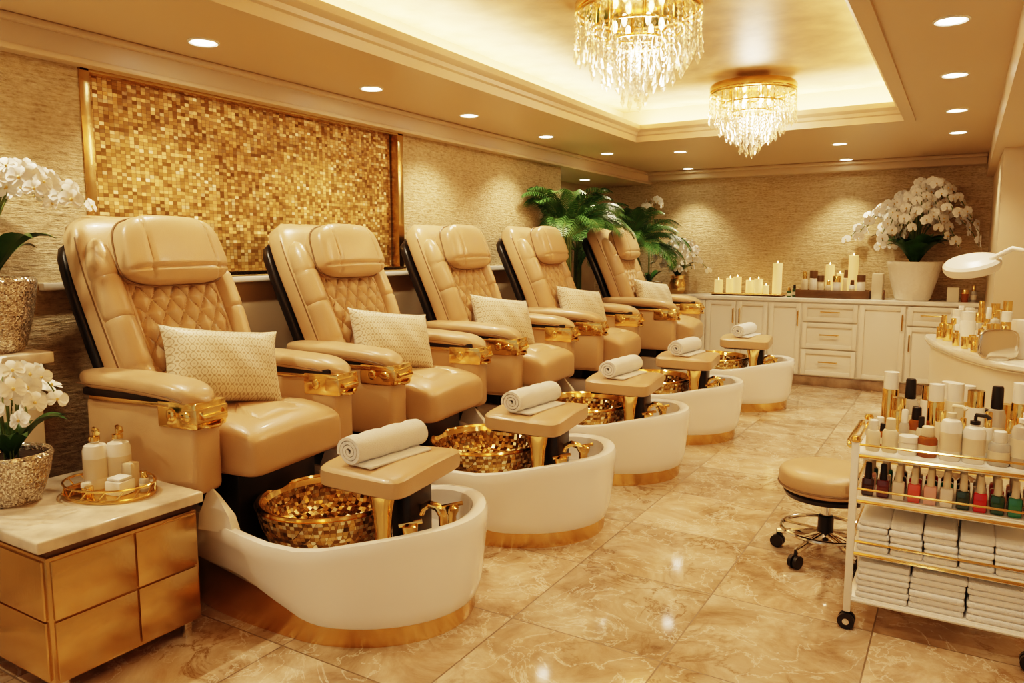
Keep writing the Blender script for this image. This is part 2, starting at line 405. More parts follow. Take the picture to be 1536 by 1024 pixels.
def chair_parts():
    parts={}
    parts['tub_shell'],parts['tub_plinth']=tub()
    p=MB(); BX=.25
    p.lathe([(.19,.225),(.235,.26),(.268,.34),(.280,.405),(.286,.412)],(BX,0,0),M_bowl,64,1.04,1.13,cap=(1,0))
    p.lathe([(.286,.412),(.262,.412),(.252,.39)],(BX,0,0),M_gold,64,1.04,1.13,cap=(0,0))
    p.lathe([(.252,.39),(.240,.34),(.225,.30),(.17,.262),(0.0,.258)],(BX,0,0),M_basin,64,1.04,1.13,cap=(0,0))
    pts=[(BX+.273*1.04*math.cos(a*2*pi/48),.273*1.13*math.sin(a*2*pi/48),.415) for a in range(49)]
    p.tube(pts,.010,M_gold,6)
    p.lathe([(.03,.25),(.03,.268),(.0,.27)],(BX,0,0),M_gold,14)
    parts['basin_bowl']=p
    p=MB()
    p.box((.55,-.24,.22),(.80,.26,.285),M_white,.03,3)
    p.lathe([(.048,.28),(.048,.31),(.034,.32),(.030,.36),(.038,.44),(.052,.51)],(.585,-.15,0),M_gold,20)
    p.box((.57,-.08,.28),(.66,.10,.51),M_black,.02)
    p.tube([(.60,-.05,.30),(.56,-.05,.49)],.016,M_dark)
    parts['footrest_pedestal']=p
    p=MB()
    for x,y,h in ((.70,-.15,.11),(.72,.14,.09)):
        p.lathe([(.036,.275),(.036,.295),(.02,.305),(.018,.295+h*.6),(.028,.295+h*.8),(.030,.295+h),(.015,.305+h),(0,.305+h)],(x,y,0),M_gold,16)
        p.tube([(x-.035,y-.02,.295+h),(x+.04,y+.02,.31+h)],.009,M_gold)
    p.lathe([(.038,.275),(.038,.295),(.024,.305),(.022,.34)],(.76,.0,0),M_gold,16)
    p.tube([(.76,.0,.33),(.755,.0,.40),(.735,.0,.43),(.70,.0,.437),(.67,.0,.42),(.658,.0,.395)],[.018,.017,.017,.016,.015,.016],M_gold,10)
    parts['faucet']=p
    p=MB()
    p.sell((.51,.02,.553),(.205,.240,.042),.33,.26,M_leather,44,12,fn=lambda q:Vector((q.x,q.y*(1+.12*q.x/.205),q.z+.012*(1-(q.y/.24)**2)*(1 if q.z>0 else 0))))
    p.box((.35,-.165,.505),(.67,.195,.521),M_black,.004)
    parts['footrest_cushion']=p
    p=MB()
    def seatf(q):
        z=q.z
        if q.x>.08: z-= .040*((q.x-.08)/.25)**2*(1 if q.z>0 else .1)
        if q.z>0:
            z+=.012*math.cos(q.y*6)
            for ys in (-.125,.125): z-=.012*math.exp(-((q.y-ys)/.008)**2)
            for xs in (0.12,): z-=.012*math.exp(-((q.x-xs)/.009)**2)
        x=q.x
        if q.x>.2:
            for ys in (-.125,.125): x-=.012*math.exp(-((q.y-ys)/.008)**2)
        return Vector((x,q.y,z))
    p.sell((-.245,0,.642),(.355,.288,.112),.28,.15,M_leather,150,56,fn=seatf)
    parts['seat']=p
    p=MB()
    p.box((-.62,-.28,0.0),(-.2,.28,.55),M_black,.02)
    p.box((-.25,-.24,.24),(-.02,.24,.54),M_black,.02)
    parts['chassis']=p
    def F(s,y,h): return (-.44-.36*s+.03*math.sin(s*pi)+.921*h, y, .64+.90*s+.389*h)
    def wid(s): return .315+.045*math.sin(min(1,max(0,s))*pi*.85)-.03*max(0,(s-.7)/.3)**2
    def shell(h0,h1,s0,s1,dw,mat,ex=.45,cap=.10):
        m=MB();rings=[];n=44;K=26
        for i in range(K+1):
            s=s0+(s1-s0)*i/K
            e=1
            if s>s1-cap: e=math.sqrt(max(0,1-((s-(s1-cap))/cap)**2))
            e2=1
            if s<s0+.04: e2=math.sqrt(max(0.05,1-((s0+.04-s)/.04)**2))
            w=(wid(s)+dw)*(.74+.26*e)*(.97+.03*e2); hc=(h0+h1)/2; hd=(h1-h0)/2*max(.06,e)*e2
            r=[]
            for j in range(n):
                a=2*pi*j/n; cy=math.copysign(abs(math.cos(a))**ex,math.cos(a)); sh=math.copysign(abs(math.sin(a))**ex,math.sin(a))
                r.append(F(s,w*cy,hc+hd*sh))
            rings.append(r)
        m.loft(rings,mat); return m
    sh=shell(-.085,.055,-.12,1.02,0,M_leather)
    for sg in (-1,1):
        rings=[]
        for i in range(61):
            s=-.02+.90*i/60; e=math.sqrt(max(.001,1-(abs(i/60-.5)*2)**6))
            gr=1-.10*sum(math.exp(-((s-q)/.008)**2) for q in (.30,.52,.70))
            yc=sg*(wid(s)-.058); 
            rings.append([F(s,yc+.056*e*gr*math.cos(2*pi*j/16),.058+(.066*e*gr)*math.sin(2*pi*j/16)) for j in range(16)])
        sh.loft(rings,M_leather)
        sh.tube([F(s/20,sg*(wid(s/20)-.004),.02) for s in range(0,19)],.0035,M_leather_d,5)
    parts['back_shell']=sh
    parts['back_rear_cover']=shell(-.15,-.075,-.3,.96,-.015,M_black)
    m=MB(); nu,nv=84,130; vs=[];fs=[]
    for i in range(nv+1):
        s=.02+.80*i/nv
        for j in range(nu+1):
            t=-1+2*j/nu; w=.235+.03*math.sin(s*3); y=t*w
            edge=(1-abs(t)**6)*(1-abs(2*i/nv-1)**10)
            h=.055+.045*max(0,edge)**.5
            z=s*.97
            if .12<s<.72:
                a=math.sin(pi*(y+z*.75)/.095); b_=math.sin(pi*(y-z*.75)/.095)
                d=min(abs(a),abs(b_)); zone=min(1,(s-.12)/.02,(.72-s)/.02)
                ez=1 if abs(t)<.84 else max(0,1-(abs(t)-.84)/.04)
                h+=zone*ez*(.028*(d**.40)-.022)
            for ss in (.12,): h-=.012*math.exp(-((s-ss)/.006)**2)
            h-=.010*math.exp(-((abs(t)-.86)/.02)**2)
            vs.append(F(s,y,h))
    for i in range(nv):
        for j in range(nu):
            a=i*(nu+1)+j; fs.append([a,a+1,a+nu+2,a+nu+1])
    m.add(vs,fs,M_leather)
    parts['quilted_back_cushion']=m
    m=MB()
    Mh=Matrix.Translation(F(.785,0,.150))@Euler((0,-math.radians(20),0)).to_matrix().to_4x4()
    def hf(q):
        x=q.x
        if q.x>0:
            for ys in (-.17,.17): x-=.009*math.exp(-((q.y-ys)/.007)**2)
            x-=.008*math.exp(-((q.z+.09)/.007)**2)
        x+= -.35*(q.y**2)*.6
        return Vector((x,q.y*(1-.06*(q.z/.14)),q.z))
    m.sell((0,0,0),(.078,.266,.150),.55,.42,M_leather,110,56,M=Mh,fn=hf)
    ed=[]
    for j in range(61):
        a=2*pi*j/60; pwv=lambda x,e: math.copysign(abs(x)**e,x)
        q=Vector((0,.268*pwv(math.cos(a),.5),.152*pwv(math.sin(a),.5))); ed.append(hf(q)+Vector((-.01,0,0)))
    m.tube([Mh@q for q in ed],.0045,M_leather_d,5)
    parts['headrest_pillow']=m
    for sg,nm in ((-1,'armrest_1'),(1,'armrest_2')):
        m=MB(); yc=sg*.37; rings=[]; XE=-.01 if sg<0 else .07
        K=26
        def ctr(t): return -.68+(XE+.68)*t, .905-.03*t+.012*math.sin(t*pi)-.03*max(0,(t-.8)/.2)**2
        for i in range(K+1):
            t=i/K; x,zc=ctr(t)
            e=(1-abs(2*t-1)**8)**.5 if 0<t<1 else .02
            w=.088*(.75+.25*e) if t>.5 else .088*(.55+.45*min(1,t*5))
            r=[]
            for j in range(20):
                a=2*pi*j/20; cy=math.copysign(abs(math.cos(a))**.55,math.cos(a)); sz=math.copysign(abs(math.sin(a))**.7,math.sin(a))
                r.append((x,yc+sg*.01*t+w*cy*e,zc+.037*sz*max(e,.05)))
            rings.append(r)
        m.loft(rings,M_leather)
        for s2 in (-1,1): m.tube([(ctr(t/12)[0],yc+sg*.01*t/12+s2*.084*(1 if 1<t<11 else .9),ctr(t/12)[1]-.012) for t in range(1,12)],.003,M_leather_d,5)
        m.box((-.60,yc-.072,.845),(XE-.05,yc+.072,.876),M_black,.008)
        m.box((-.56,yc+sg*.003-.074,.832),(XE-.13,yc+sg*.003+.074,.848),M_goldb,.003)
        m.box((-.60,yc-.068,.50),(XE-.015,yc+.068,.842),M_leather,.03,3)
        m.box((XE-.19,yc-.076,.755),(XE+.0,yc+.076,.855),M_gold,.008,2)
        m.box((XE-.07,yc-.079,.775),(XE+.006,yc+.079,.835),M_goldb,.008,2)
        m.tube([(XE+.005,yc-.055,.82),(XE+.014,yc-.055,.80),(XE+.014,yc+.055,.80),(XE+.005,yc+.055,.82)],.009,M_gold,8)
        m.tube([(XE,yc-.05,.77),(XE+.016,yc-.02,.762),(XE+.016,yc+.02,.762),(XE,yc+.05,.77)],.008,M_gold,8)
        m.sell((XE-.05,yc+sg*.078,.805),(.028,.010,.020),.8,.8,M_gold,14,8)
        m.sell((XE-.12,yc-.078,.805),(.020,.008,.024),.8,.8,M_gold,14,8)
        parts[nm]=m
    return parts
parts=chair_parts()
CH=[(-2.40,2.12,1,1),(-2.38,3.22,1.05,1.0),(-2.36,4.35,1.05,1.02),(-2.32,5.50,1.06,1.035),(-2.22,6.88,1.07,1.05)]
RZ=math.radians(8)
cache={}
for i,(x,y,sx,sz) in enumerate(CH):
    root=empty('pedicure_chair',(x,y,0),(0,0,RZ)); root.scale=(sx,sx,sz)
    for n,m in parts.items():
        if n in cache: mkobj(n,cache[n],root)
        else: cache[n]=m.obj(n,root).data
def loc2w(i,lx,ly):
    x,y,s,_=CH[i]; lx*=s; ly*=s; return x+lx*math.cos(RZ)-ly*math.sin(RZ), y+lx*math.sin(RZ)+ly*math.cos(RZ)
def pillow():
    m=MB();n=30
    for side in (1,-1):
        vs=[];fs=[]
        for i in range(n+1):
            for j in range(n+1):
                u=-1+2*i/n;v=-1+2*j/n
                y=u*.255*(1-.09*(1-v*v)*abs(u)**2); z=v*.172*(1-.12*(1-u*u)*abs(v)**2)
                t=.09*max(0,(1-u**4)*(1-v**4))**.5*(.6+.4*(1-.5*(u*u+v*v)))
                t+=.004*math.sin(9*u+5*v)*(1-u*u)*(1-v*v)
                vs.append((side*t,y,z))
        for i in range(n):
            for j in range(n):
                a=i*(n+1)+j; f=[a,a+1,a+n+2,a+n+1]; fs.append(f if side<0 else f[::-1])
        m.add(vs,fs,M_pillow)
    return m
pil=pillow(); pme=None
for i in range(5):
    px,py=loc2w(i,-.285,-.02)
    rot=(math.radians(-8),-math.radians(24),RZ-math.radians(22)); pz=.918*CH[i][3]
    if pme is None: pme=pil.obj('throw_pillow',None,(px,py,pz),rot,ang=70).data
    else: mkobj('throw_pillow',pme,None,(px,py,pz),rot)
def towel_roll(r=.062,L=.38,turns=3.2):
    m=MB(); n=90; th=.0125
    def P(t,off):
        a=t*turns*2*pi; rr=.012+(r-.012)*t+off; return (rr*math.cos(a+2.2),rr*math.sin(a+2.2))
    outer=[P(i/n,0) for i in range(n+1)]; inner=[P(i/n,-th) for i in range(n+1)]
    vs=[];fs=[]; NY=10; N=n+1
    for k in range(NY+1):
        y=-L/2+L*k/NY; bul=1+.05*math.sin(k*2.1)+.03*math.sin(k*4.3+1); bul=bul*(.93 if k in(0,NY) else 1)
        for (a,b_) in outer: vs.append((a*bul*1.12,y,b_*bul if b_*bul>-r*.86 else -r*.86))
        for (a,b_) in inner: vs.append((a*bul*1.12,y,max(b_*bul,-r*.84)))
    for k in range(NY):
        o=k*2*N;q=(k+1)*2*N
        for i in range(n):
            fs.append([o+i,o+i+1,q+i+1,q+i]); fs.append([o+N+i+1,o+N+i,q+N+i,q+N+i+1])
        fs.append([o+n,o+N+n,q+N+n,q+n])
    o=0;q=NY*2*N
    for i in range(n): fs.append([o+i+1,o+i,o+N+i,o+N+i+1]); fs.append([q+i,q+i+1,q+N+i+1,q+N+i])
    m.add(vs,fs,M_towel)
    m.box((-.02,-L/2+.01,-r*.88),(.105,L/2-.03,-r*.88+.012),M_towel,.005,2)
    return m
tr=towel_roll(); tme=None
for i in range(5):
    px,py=loc2w(i,.49,.02)
    rot=(0,0,RZ-math.radians(12)); pz=.603*CH[i][3]+.055
    if tme is None: tme=tr.obj('rolled_towel',None,(px,py,pz),rot,ang=50).data
    else: mkobj('rolled_towel',tme,None,(px,py,pz),rot)

# ---------------------------------------------------------------- orchids & palms
def flower(m,c,d,s,rr):
    d=Vector(d).normalized(); up=Vector((0,0,1)); a=d.cross(up)
    if a.length<.1: a=Vector((1,0,0))
    a.normalize(); b_=a.cross(d).normalized()
    if b_.z<0: b_=-b_
    roll=rr.uniform(-.4,.4)
    for ang,w,l in ((90,.42,1.0),(210,.40,1.0),(330,.40,1.0),(12,.62,1.05),(168,.62,1.05)):
        t=math.radians(ang)+roll; e=a*math.cos(t)+b_*math.sin(t); p=d.cross(e)
        l*=s; w*=s
        prof=((.3,.62,.04),(.6,1,.05),(.85,.75,.0),(1,.15,-.06))
        L=[];Rr=[]
        for k,ww,dz in prof:
            L.append(c+e*l*k+p*w*ww+d*dz*s*2); Rr.append(c+e*l*k-p*w*ww+d*dz*s*2)
        mid=[c+e*l*k+d*(dz*2-.09)*s for k,ww,dz in prof]
        vs=[c]+L+mid+Rr; fs=[[0,1,5],[0,5,9]]
        for i in range(3):
            fs.append([1+i,2+i,6+i,5+i]); fs.append([5+i,6+i,10+i,9+i])
        m.add(vs,fs,M_petal)
    m.sell(c+d*.10*s,(s*.13,s*.13,s*.16),1,1,M_lip,6,4)
def orchid(name,loc,potfn,nst,height,spread,nfl,fs,droop=.25,leafn=7,leafl=.22,seed=1,zb=0,bias=(0,0),clampf=None,t0=.60,hv=.18,rmin=.35):
    rr=random.Random(seed); root=empty(name,loc)
    p=MB(); potfn(p); p.obj('pot',root)
    s=MB(); f=MB()
    for i in range(nst):
        a=2*pi*i/nst+rr.uniform(-.3,.3); R0=spread*rr.uniform(rmin,1); h=height*rr.uniform(1-hv,1)
        dx,dy=math.cos(a)+bias[0],math.sin(a)+bias[1]
        pts=[]
        for k in range(15):
            t=k/14; rad=.02+R0*t**2.2; z=zb+h*math.sin(min(1,t*1.18)*pi/2) - (droop*height*((t-.62)/.38)**2 if t>.62 else 0)
            pts.append(Vector((dx*rad,dy*rad,z)))
        s.tube(pts,.0045 if height>.4 else .003,M_stem,5)
        for k in range(nfl):
            t=t0+(1-t0)*k/(nfl-1) if nfl>1 else 1
            q=t*14; i0=min(13,int(q)); c=pts[i0].lerp(pts[i0+1],q-i0)
            side=(-1)**k; off=Vector((-dy,dx,0)).normalized()*side*fs*.75+Vector((0,0,rr.uniform(-.3,.3)*fs))
            out=Vector((dx*.5,dy*.5,.05))+Vector((.35,-.75,0))*.8+off.normalized()*.5+Vector((rr.uniform(-.3,.3),rr.uniform(-.3,.3),rr.uniform(-.2,.3)))
            flower(f,c+off,out,fs*rr.uniform(.85,1.1),rr)
    for i in range(leafn):
        a=2*pi*i/leafn+rr.uniform(-.3,.3); l=leafl*rr.uniform(.75,1.1); L=[];Mi=[];Rr=[]
        n=9
        for k in range(n):
            t=k/(n-1); rad=l*t; z=zb+l*(.75*math.sin(t*pi*.62)) ; w=l*.19*math.sin(min(1,t*1.02+.06)*pi)**.6
            c=Vector((math.cos(a)*rad,math.sin(a)*rad,z)); p_=Vector((-math.sin(a),math.cos(a),0))
            L.append(c+p_*w+Vector((0,0,w*.4)));Mi.append(c);Rr.append(c-p_*w+Vector((0,0,w*.4)))
        vs=L+Mi+Rr; fc=[]
        for k in range(n-1): fc+=[[k,k+1,n+k+1,n+k],[n+k,n+k+1,2*n+k+1,2*n+k]]
        s.add(vs,fc,M_leafg)
    if clampf:
        for mb in (s,f):
            for k,v in enumerate(mb.v): mb.v[k]=clampf(Vector(v)+Vector(loc))-Vector(loc)
    s.obj('stems_and_leaves',root,ang=80); f.obj('flowers',root,ang=80)
    return root
def cl_left(w):
    if w.x<-3.34: w.x=-3.34+(w.x+3.34)*.08
    return w
def cl_back(w):
    if w.y>8.66: w.y=8.66+(w.y-8.66)*.1
    if w.x>.10: w.x=.10+(w.x-.10)*.2
    return w
b=MB(); b.box((XL+.003,.5,0),(-3.03,1.50,.975),M_cab,.005); b.box((XL+.003,.48,.975),(-3.0,1.54,1.02),M_marble,.008); b.obj('ledge_cabinet')
orchid('potted_orchid',(-3.17,1.40,1.021),lambda p:(p.lathe([(.10,0),(.115,.02),(.15,.16),(.165,.27),(.155,.285),(.14,.275),(.12,.2)],mat=M_silverm,seg=36),p.lathe([(0,.25),(.14,.25),(.14,.255),(0,.255)],mat=M_soil)),
  11,.48,.33,10,.040,.24,8,.24,3,.25,bias=(.45,.25),clampf=cl_left,hv=.10,t0=.50,rmin=.5)
CT=.545
orchid('potted_orchid',(-2.76,1.25,CT),lambda p:(p.lathe([(.075,0),(.085,.01),(.115,.11),(.128,.165),(.12,.178),(.11,.17),(.1,.12)],mat=M_silverm,seg=32),p.lathe([(0,.15),(.11,.15),(.11,.155),(0,.155)],mat=M_soil)),
  8,.34,.17,6,.038,.35,9,.18,8,.15,bias=(.1,.0))
orchid('orchid_arrangement',(-.43,8.46,.92),lambda p:(p.lathe([(.14,0),(.16,.02),(.215,.22),(.235,.33),(.25,.36),(.25,.385),(.23,.385),(.215,.34)],mat=M_potw,seg=40),p.lathe([(0,.34),(.22,.34),(.22,.345),(0,.345)],mat=M_soil)),
  24,.84,.70,13,.053,.42,20,.38,11,.34,clampf=cl_back,t0=.5,hv=.36,rmin=.15)
orchid('flower_bouquet',(-2.86,8.48,.92),lambda p:(p.lathe([(.07,0),(.08,.01),(.10,.10),(.075,.17),(.09,.21),(.075,.2)],mat=M_goldb,seg=24),p.lathe([(0,.18),(.075,.18),(.075,.185),(0,.185)],mat=M_soil)),
  22,.44,.33,8,.048,.34,12,.22,13,.18,clampf=cl_back,t0=.45,hv=.5,rmin=.1)
orchid('tall_orchid',(-3.22,8.52,.0),lambda p:(p.lathe([(.10,0),(.12,.02),(.14,.5),(.16,1.0),(.15,1.05),(.13,1.03)],mat=M_potw,seg=24),p.lathe([(0,1.0),(.12,1.0),(.12,1.005),(0,1.005)],mat=M_soil)),
  3,1.12,.14,5,.045,.10,5,.2,21,1.02,clampf=cl_back,t0=.75,hv=.2)
def palm(loc,nf,L,seed,h0=.75,emin=.25,xmin=-3.95,ztop=2.30):
    rr=random.Random(seed); root=empty('potted_palm',loc)
    p=MB(); p.lathe([(.13,0),(.14,.01),(.17,.30),(.185,.36),(.17,.36),(.16,.32),(0,.32)],mat=M_potw,seg=28)
    for k in range(5):
        a=k*1.3; p.tube([(.04*math.cos(a),.04*math.sin(a),.3),(.03*math.cos(a+.3),.03*math.sin(a+.3),h0+.33)],.014,M_stem,6)
    p.obj('pot_and_trunk',root)
    m=MB()
    for i in range(nf):
        a=2*pi*i*.381966+rr.uniform(-.2,.2); el=rr.uniform(emin,1.35); l=L*rr.uniform(.8,1.08)
        d=Vector((math.cos(a),math.sin(a),0)); pts=[]
        pos=Vector((.03*math.cos(a),.03*math.sin(a),h0+.3)); ang=el; n=16
        for k in range(n+1):
            pts.append(pos.copy()); ang-=1.6/n*(.1+1.7*k/n); pos=pos+(d*math.cos(ang)+Vector((0,0,math.sin(ang))))*l/n
        m.tube(pts,[.006*(1-.7*k/n) for k in range(n+1)],M_stem,5)
        side=Vector((-d.y,d.x,0)); NL=28
        for k in range(NL):
            t=.18+.82*k/(NL-1); q=t*n; i0=min(n-1,int(q)); c=pts[i0].lerp(pts[i0+1],q-i0); tan=(pts[i0+1]-pts[i0]).normalized()
            ll=.21*math.sin(min(1,(t*.9+.12))*pi)**.6+.035
            for sg in (-1,1):
                e=(side*sg*.72+tan*.72+Vector((0,0,.22))).normalized(); w=tan*.008
                tip=c+e*ll+Vector((0,0,-.42*ll)); mid=c+e*ll*.5
                m.add([c-w*.4,c+w*.4,mid+w,tip,mid-w],[[0,1,2,4],[4,2,3]],M_palm)
    for k,v in enumerate(m.v):
        w=Vector(v)+Vector(loc)
        if w.x<xmin: w.x=xmin+(w.x-xmin)*.12
        if w.y>8.5: w.y=8.5+(w.y-8.5)*.3
        zl=2.19 if w.x<-3.22 else ztop
        if w.z>zl-.06: w.z=zl-.06+(w.z-zl+.06)*.2
        m.v[k]=w-Vector(loc)
    m.obj('fronds',root,ang=80)
palm((-3.15,6.20,0),30,.66,4,1.24,.45,xmin=-3.33,ztop=2.28)
palm((-3.20,7.86,0),34,.70,9,1.16,.1)
palm((-3.70,7.55,0),26,.78,15,1.12,.2)

# ---------------------------------------------------------------- side cabinet (front left)
root=empty('brass_drawer_cabinet',(0,0,0))
b=MB(); x0,x1,y0,y1=-2.93,-2.32,1.12,1.64
b.box((x0,y0,.07),(x1,y1,CT-.065),M_goldcab,.004)
b.box((x0+.01,y0+.01,CT-.065),(x1-.01,y1-.01,CT-.04),M_wood,.002)
b.box((x0-.02,y0-.03,CT-.04),(x1+.02,y1+.02,CT),M_marble,.008,3)
ym=(y0+y1)/2+.02; zm_=(.085+CT-.075)/2
for (a,c_) in ((y0+.012,ym-.003),(ym+.003,y1-.012)):
    for (z0,z1) in ((.085,zm_-.003),(zm_+.003,CT-.075)):
        b.box((x1-.002,a,z0),(x1+.010,c_,z1),M_goldcab,.003)
for (z0,z1) in ((.085,zm_-.003),(zm_+.003,CT-.075)): b.box((x0+.012,y0-.010,z0),(x1-.012,y0+.002,z1),M_goldcab,.003)
for x in (x0+.04,x1-.06):
    for y in (y0+.03,y1-.05): b.box((x,y,0),(x+.03,y+.03,.072),M_chrome,.002)
b.obj('cabinet_body',root)
def ringpts(cx,cy,rx,ry,z,n=40): return [(cx+rx*math.cos(2*pi*k/n),cy+ry*math.sin(2*pi*k/n),z) for k in range(n+1)]
root=empty('vanity_tray',(-2.57,1.475,CT),(0,0,math.radians(12)))
b=MB(); b.lathe([(0,0),(1,0),(1,.008),(.97,.010),(0,.010)],mat=M_gold,seg=40,sx=.17,sy=.125)
b.tube(ringpts(0,0,.17,.125,.045),.004,M_gold,6); b.tube(ringpts(0,0,.17,.125,.010),.005,M_gold,6)
for k in range(16):
    a=k*pi/8; b.tube([(.17*math.cos(a),.125*math.sin(a),.01),(.17*math.cos(a+.2),.125*math.sin(a+.2),.045)],.0025,M_gold,5)
b.obj('tray',root)
def bottle(m,x,y,z,r,h,kind,c=None,cap=None):
    if kind=='pump':
        m.lathe([(r*.9,0),(r,.006),(r,h*.62),(r*.85,h*.70),(r*.35,h*.74),(r*.35,h*.78)],(x,y,z),c or M_pwhite,18)
        m.lathe([(r*1.01,h*.18),(r*1.01,h*.5)],(x,y,z),M_label,18)
        m.lathe([(r*.45,h*.77),(r*.45,h*.84),(r*.15,h*.85),(r*.15,h*.94)],(x,y,z),cap or M_gold,12)
        m.tube([(x,y,z+h*.96),(x+r*.9,y-r*.5,z+h*.97),(x+r*1.2,y-r*.7,z+h*.93)],r*.2,cap or M_gold,7)
    elif kind=='cap':
        m.lathe([(r*.9,0),(r,.005),(r,h*.58),(r*.8,h*.66),(r*.5,h*.68)],(x,y,z),c or M_clear,18)
        m.lathe([(r*1.01,h*.15),(r*1.01,h*.42)],(x,y,z),M_label,18)
        m.lathe([(r*.62,h*.67),(r*.66,h*.70),(r*.6,h*.98),(r*.5,h)],(x,y,z),cap or M_gold,16)
    elif kind=='jar':
        m.lathe([(r*.95,0),(r,.005),(r,h*.65),(r*.9,h*.68)],(x,y,z),c or M_pwhite,20)
        m.lathe([(r*1.04,h*.68),(r*1.04,h*.97),(r*.98,h)],(x,y,z),cap or M_pwhite,20)
    elif kind=='tall':
        m.lathe([(r,0),(r,h*.72),(r*.95,h*.74)],(x,y,z),c or M_gold,16)
        m.lathe([(r*.9,h*.74),(r*.9,h)],(x,y,z),cap or M_pwhite,16)
b=MB(); bottle(b,-.07,.01,0,.042,.225,'pump'); bottle(b,-.02,.065,0,.042,.225,'pump'); b.obj('lotion_bottles',root,(0,0,.010))
b=MB(); b.box((.03,-.05,0),(.10,.02,.05),M_pwhite,.006); b.box((.035,-.045,.05),(.095,.015,.062),M_towel,.008); b.box((.01,.04,0),(.06,.08,.09),M_label,.004); bottle(b,.12,.04,0,.018,.07,'cap',M_clear)
bottle(b,-.03,-.07,0,.016,.045,'jar',M_gold,M_pwhite); bottle(b,.0,-.085,0,.014,.04,'jar',M_gold,M_gold)
b.obj('toiletries',root,(0,0,.010))

# ---------------------------------------------------------------- back counter
root=empty('storage_counter',(0,0,0))
b=MB(); Yf=8.32
b.box((-3.0,Yf,.10),(.185,YB-.01,.88),M_cab,.003)
b.box((-3.0,Yf-.01,0),(.185,YB-.01,.10),M_plinth,.003)
b.box((-3.03,Yf-.04,.88),(.187,YB-.005,.92),M_top,.006)
def front(x0,x1,z0,z1,handle):
    b.box((x0,Yf-.012,z0),(x1,Yf+.002,z1),M_cab,.002)
    f=.045
    for lo,hi in (((x0,z0),(x0+f,z1)),((x1-f,z0),(x1,z1)),((x0+f,z0),(x1-f,z0+f)),((x0+f,z1-f),(x1-f,z1))):
        b.box((lo[0],Yf-.026,lo[1]),(hi[0],Yf-.011,hi[1]),M_cab,.002)
    if handle=='h':
        xm=(x0+x1)/2; zm=(z0+z1)/2+.01; pts=[(xm-.09,Yf-.02,zm),(xm-.085,Yf-.045,zm),(xm+.085,Yf-.045,zm),(xm+.09,Yf-.02,zm)]
    else:
        xm=x0+.025 if handle=='l' else x1-.025; zm=z1-.16; pts=[(xm,Yf-.02,zm-.08),(xm,Yf-.045,zm-.075),(xm,Yf-.045,zm+.075),(xm,Yf-.02,zm+.08)]
    b.tube(pts,.007,M_gold,6)
for x0_,x1_,k in ((-2.98,-2.73,'r'),(-2.71,-2.47,'l'),(-2.45,-2.13,'r'),(-2.11,-1.79,'l'),(-1.77,-1.45,'r')): front(x0_,x1_,.115,.865,k)
for z0_,z1_ in ((.68,.865),(.40,.665),(.115,.385)): front(-1.43,-.90,z0_,z1_,'h')
front(-.88,-.47,.115,.865,'r')
front(-.45,-.04,.68,.865,'h'); front(-.45,-.04,.115,.665,'l'); front(-.02,.18,.115,.865,'l')
b.obj('counter_body',root)
def candle(m,x,y,z,r,h,fl=True):
    m.lathe([(r,0),(r,h),(r*.85,h+.002),(r*.8,h-.006),(0,h-.008)],(x,y,z),M_wax,18)
    if fl: m.sell((x,y,z+h+.012),(.005,.005,.015),1,1,M_flame,8,6)
b=MB(); b.box((-2.43,8.38,0.0),(-1.68,8.66,.02),M_wood,.008); b.box((-2.45,8.36,.015),(-1.66,8.68,.028),M_goldb,.006)
for i,x in enumerate((-2.37,-2.26,-2.16,-2.04,-1.93)): candle(b,x,8.45+.08*(i%2),.028,.045,.14+.03*(i%3)*.6)
candle(b,-1.75,8.53,.028,.050,.33); candle(b,-1.84,8.42,.028,.03,.09)
b.obj('candle_tray',None,(0,0,.92))
b=MB(); b.box((-1.52,8.36,0),(-.82,8.64,.035),M_wood,.006)
for lo,hi in (((-1.52,8.355),(-.82,8.37)),((-1.52,8.63),(-.82,8.645)),((-1.525,8.36),(-1.505,8.64)),((-.835,8.36),(-.815,8.64))): b.box((lo[0],lo[1],0),(hi[0],hi[1],.085),M_wood,.003)
for i,(x,y,r,h,k) in enumerate(((-1.45,8.44,.035,.24,'cap'),(-1.37,8.5,.04,.25,'jar'),(-1.29,8.44,.035,.2,'jar'),(-1.13,8.43,.04,.20,'jar'),(-1.06,8.55,.03,.26,'cap'),(-.90,8.43,.04,.21,'jar'),(-1.21,8.42,.03,.15,'cap'),(-.98,8.41,.03,.16,'cap'))):
    bottle(b,x,y,.035,r,h,k,M_pwhite if i%2 else M_label,M_gold if i%3==0 else M_wood)
candle(b,-1.22,8.56,.035,.045,.31); candle(b,-.99,8.52,.035,.048,.41); candle(b,-1.12,8.57,.035,.035,.22)
b.obj('spa_product_tray',None,(0,0,.92))
b=MB(); b.box((-.80,8.42,0),(-.70,8.6,.26),M_label,.004); b.box((-.69,8.36,0),(-.67,8.4,.1),M_wood,.003); b.obj('gift_box',None,(0,0,.92))
b=MB(); bottle(b,-1.60,8.42,0,.022,.10,'cap',M_leafg,M_gold); bottle(b,-1.56,8.50,0,.022,.13,'cap',M_leafg,M_black); b.obj('essential_oil_bottles',None,(0,0,.92))
b=MB(); b.box((-.13,8.38,0),(-.03,8.46,.14),M_label,.004); bottle(b,.02,8.42,0,.03,.12,'jar',M_amber,M_gold); bottle(b,.09,8.46,0,.025,.16,'cap'); b.obj('skincare_set',None,(0,0,.92))

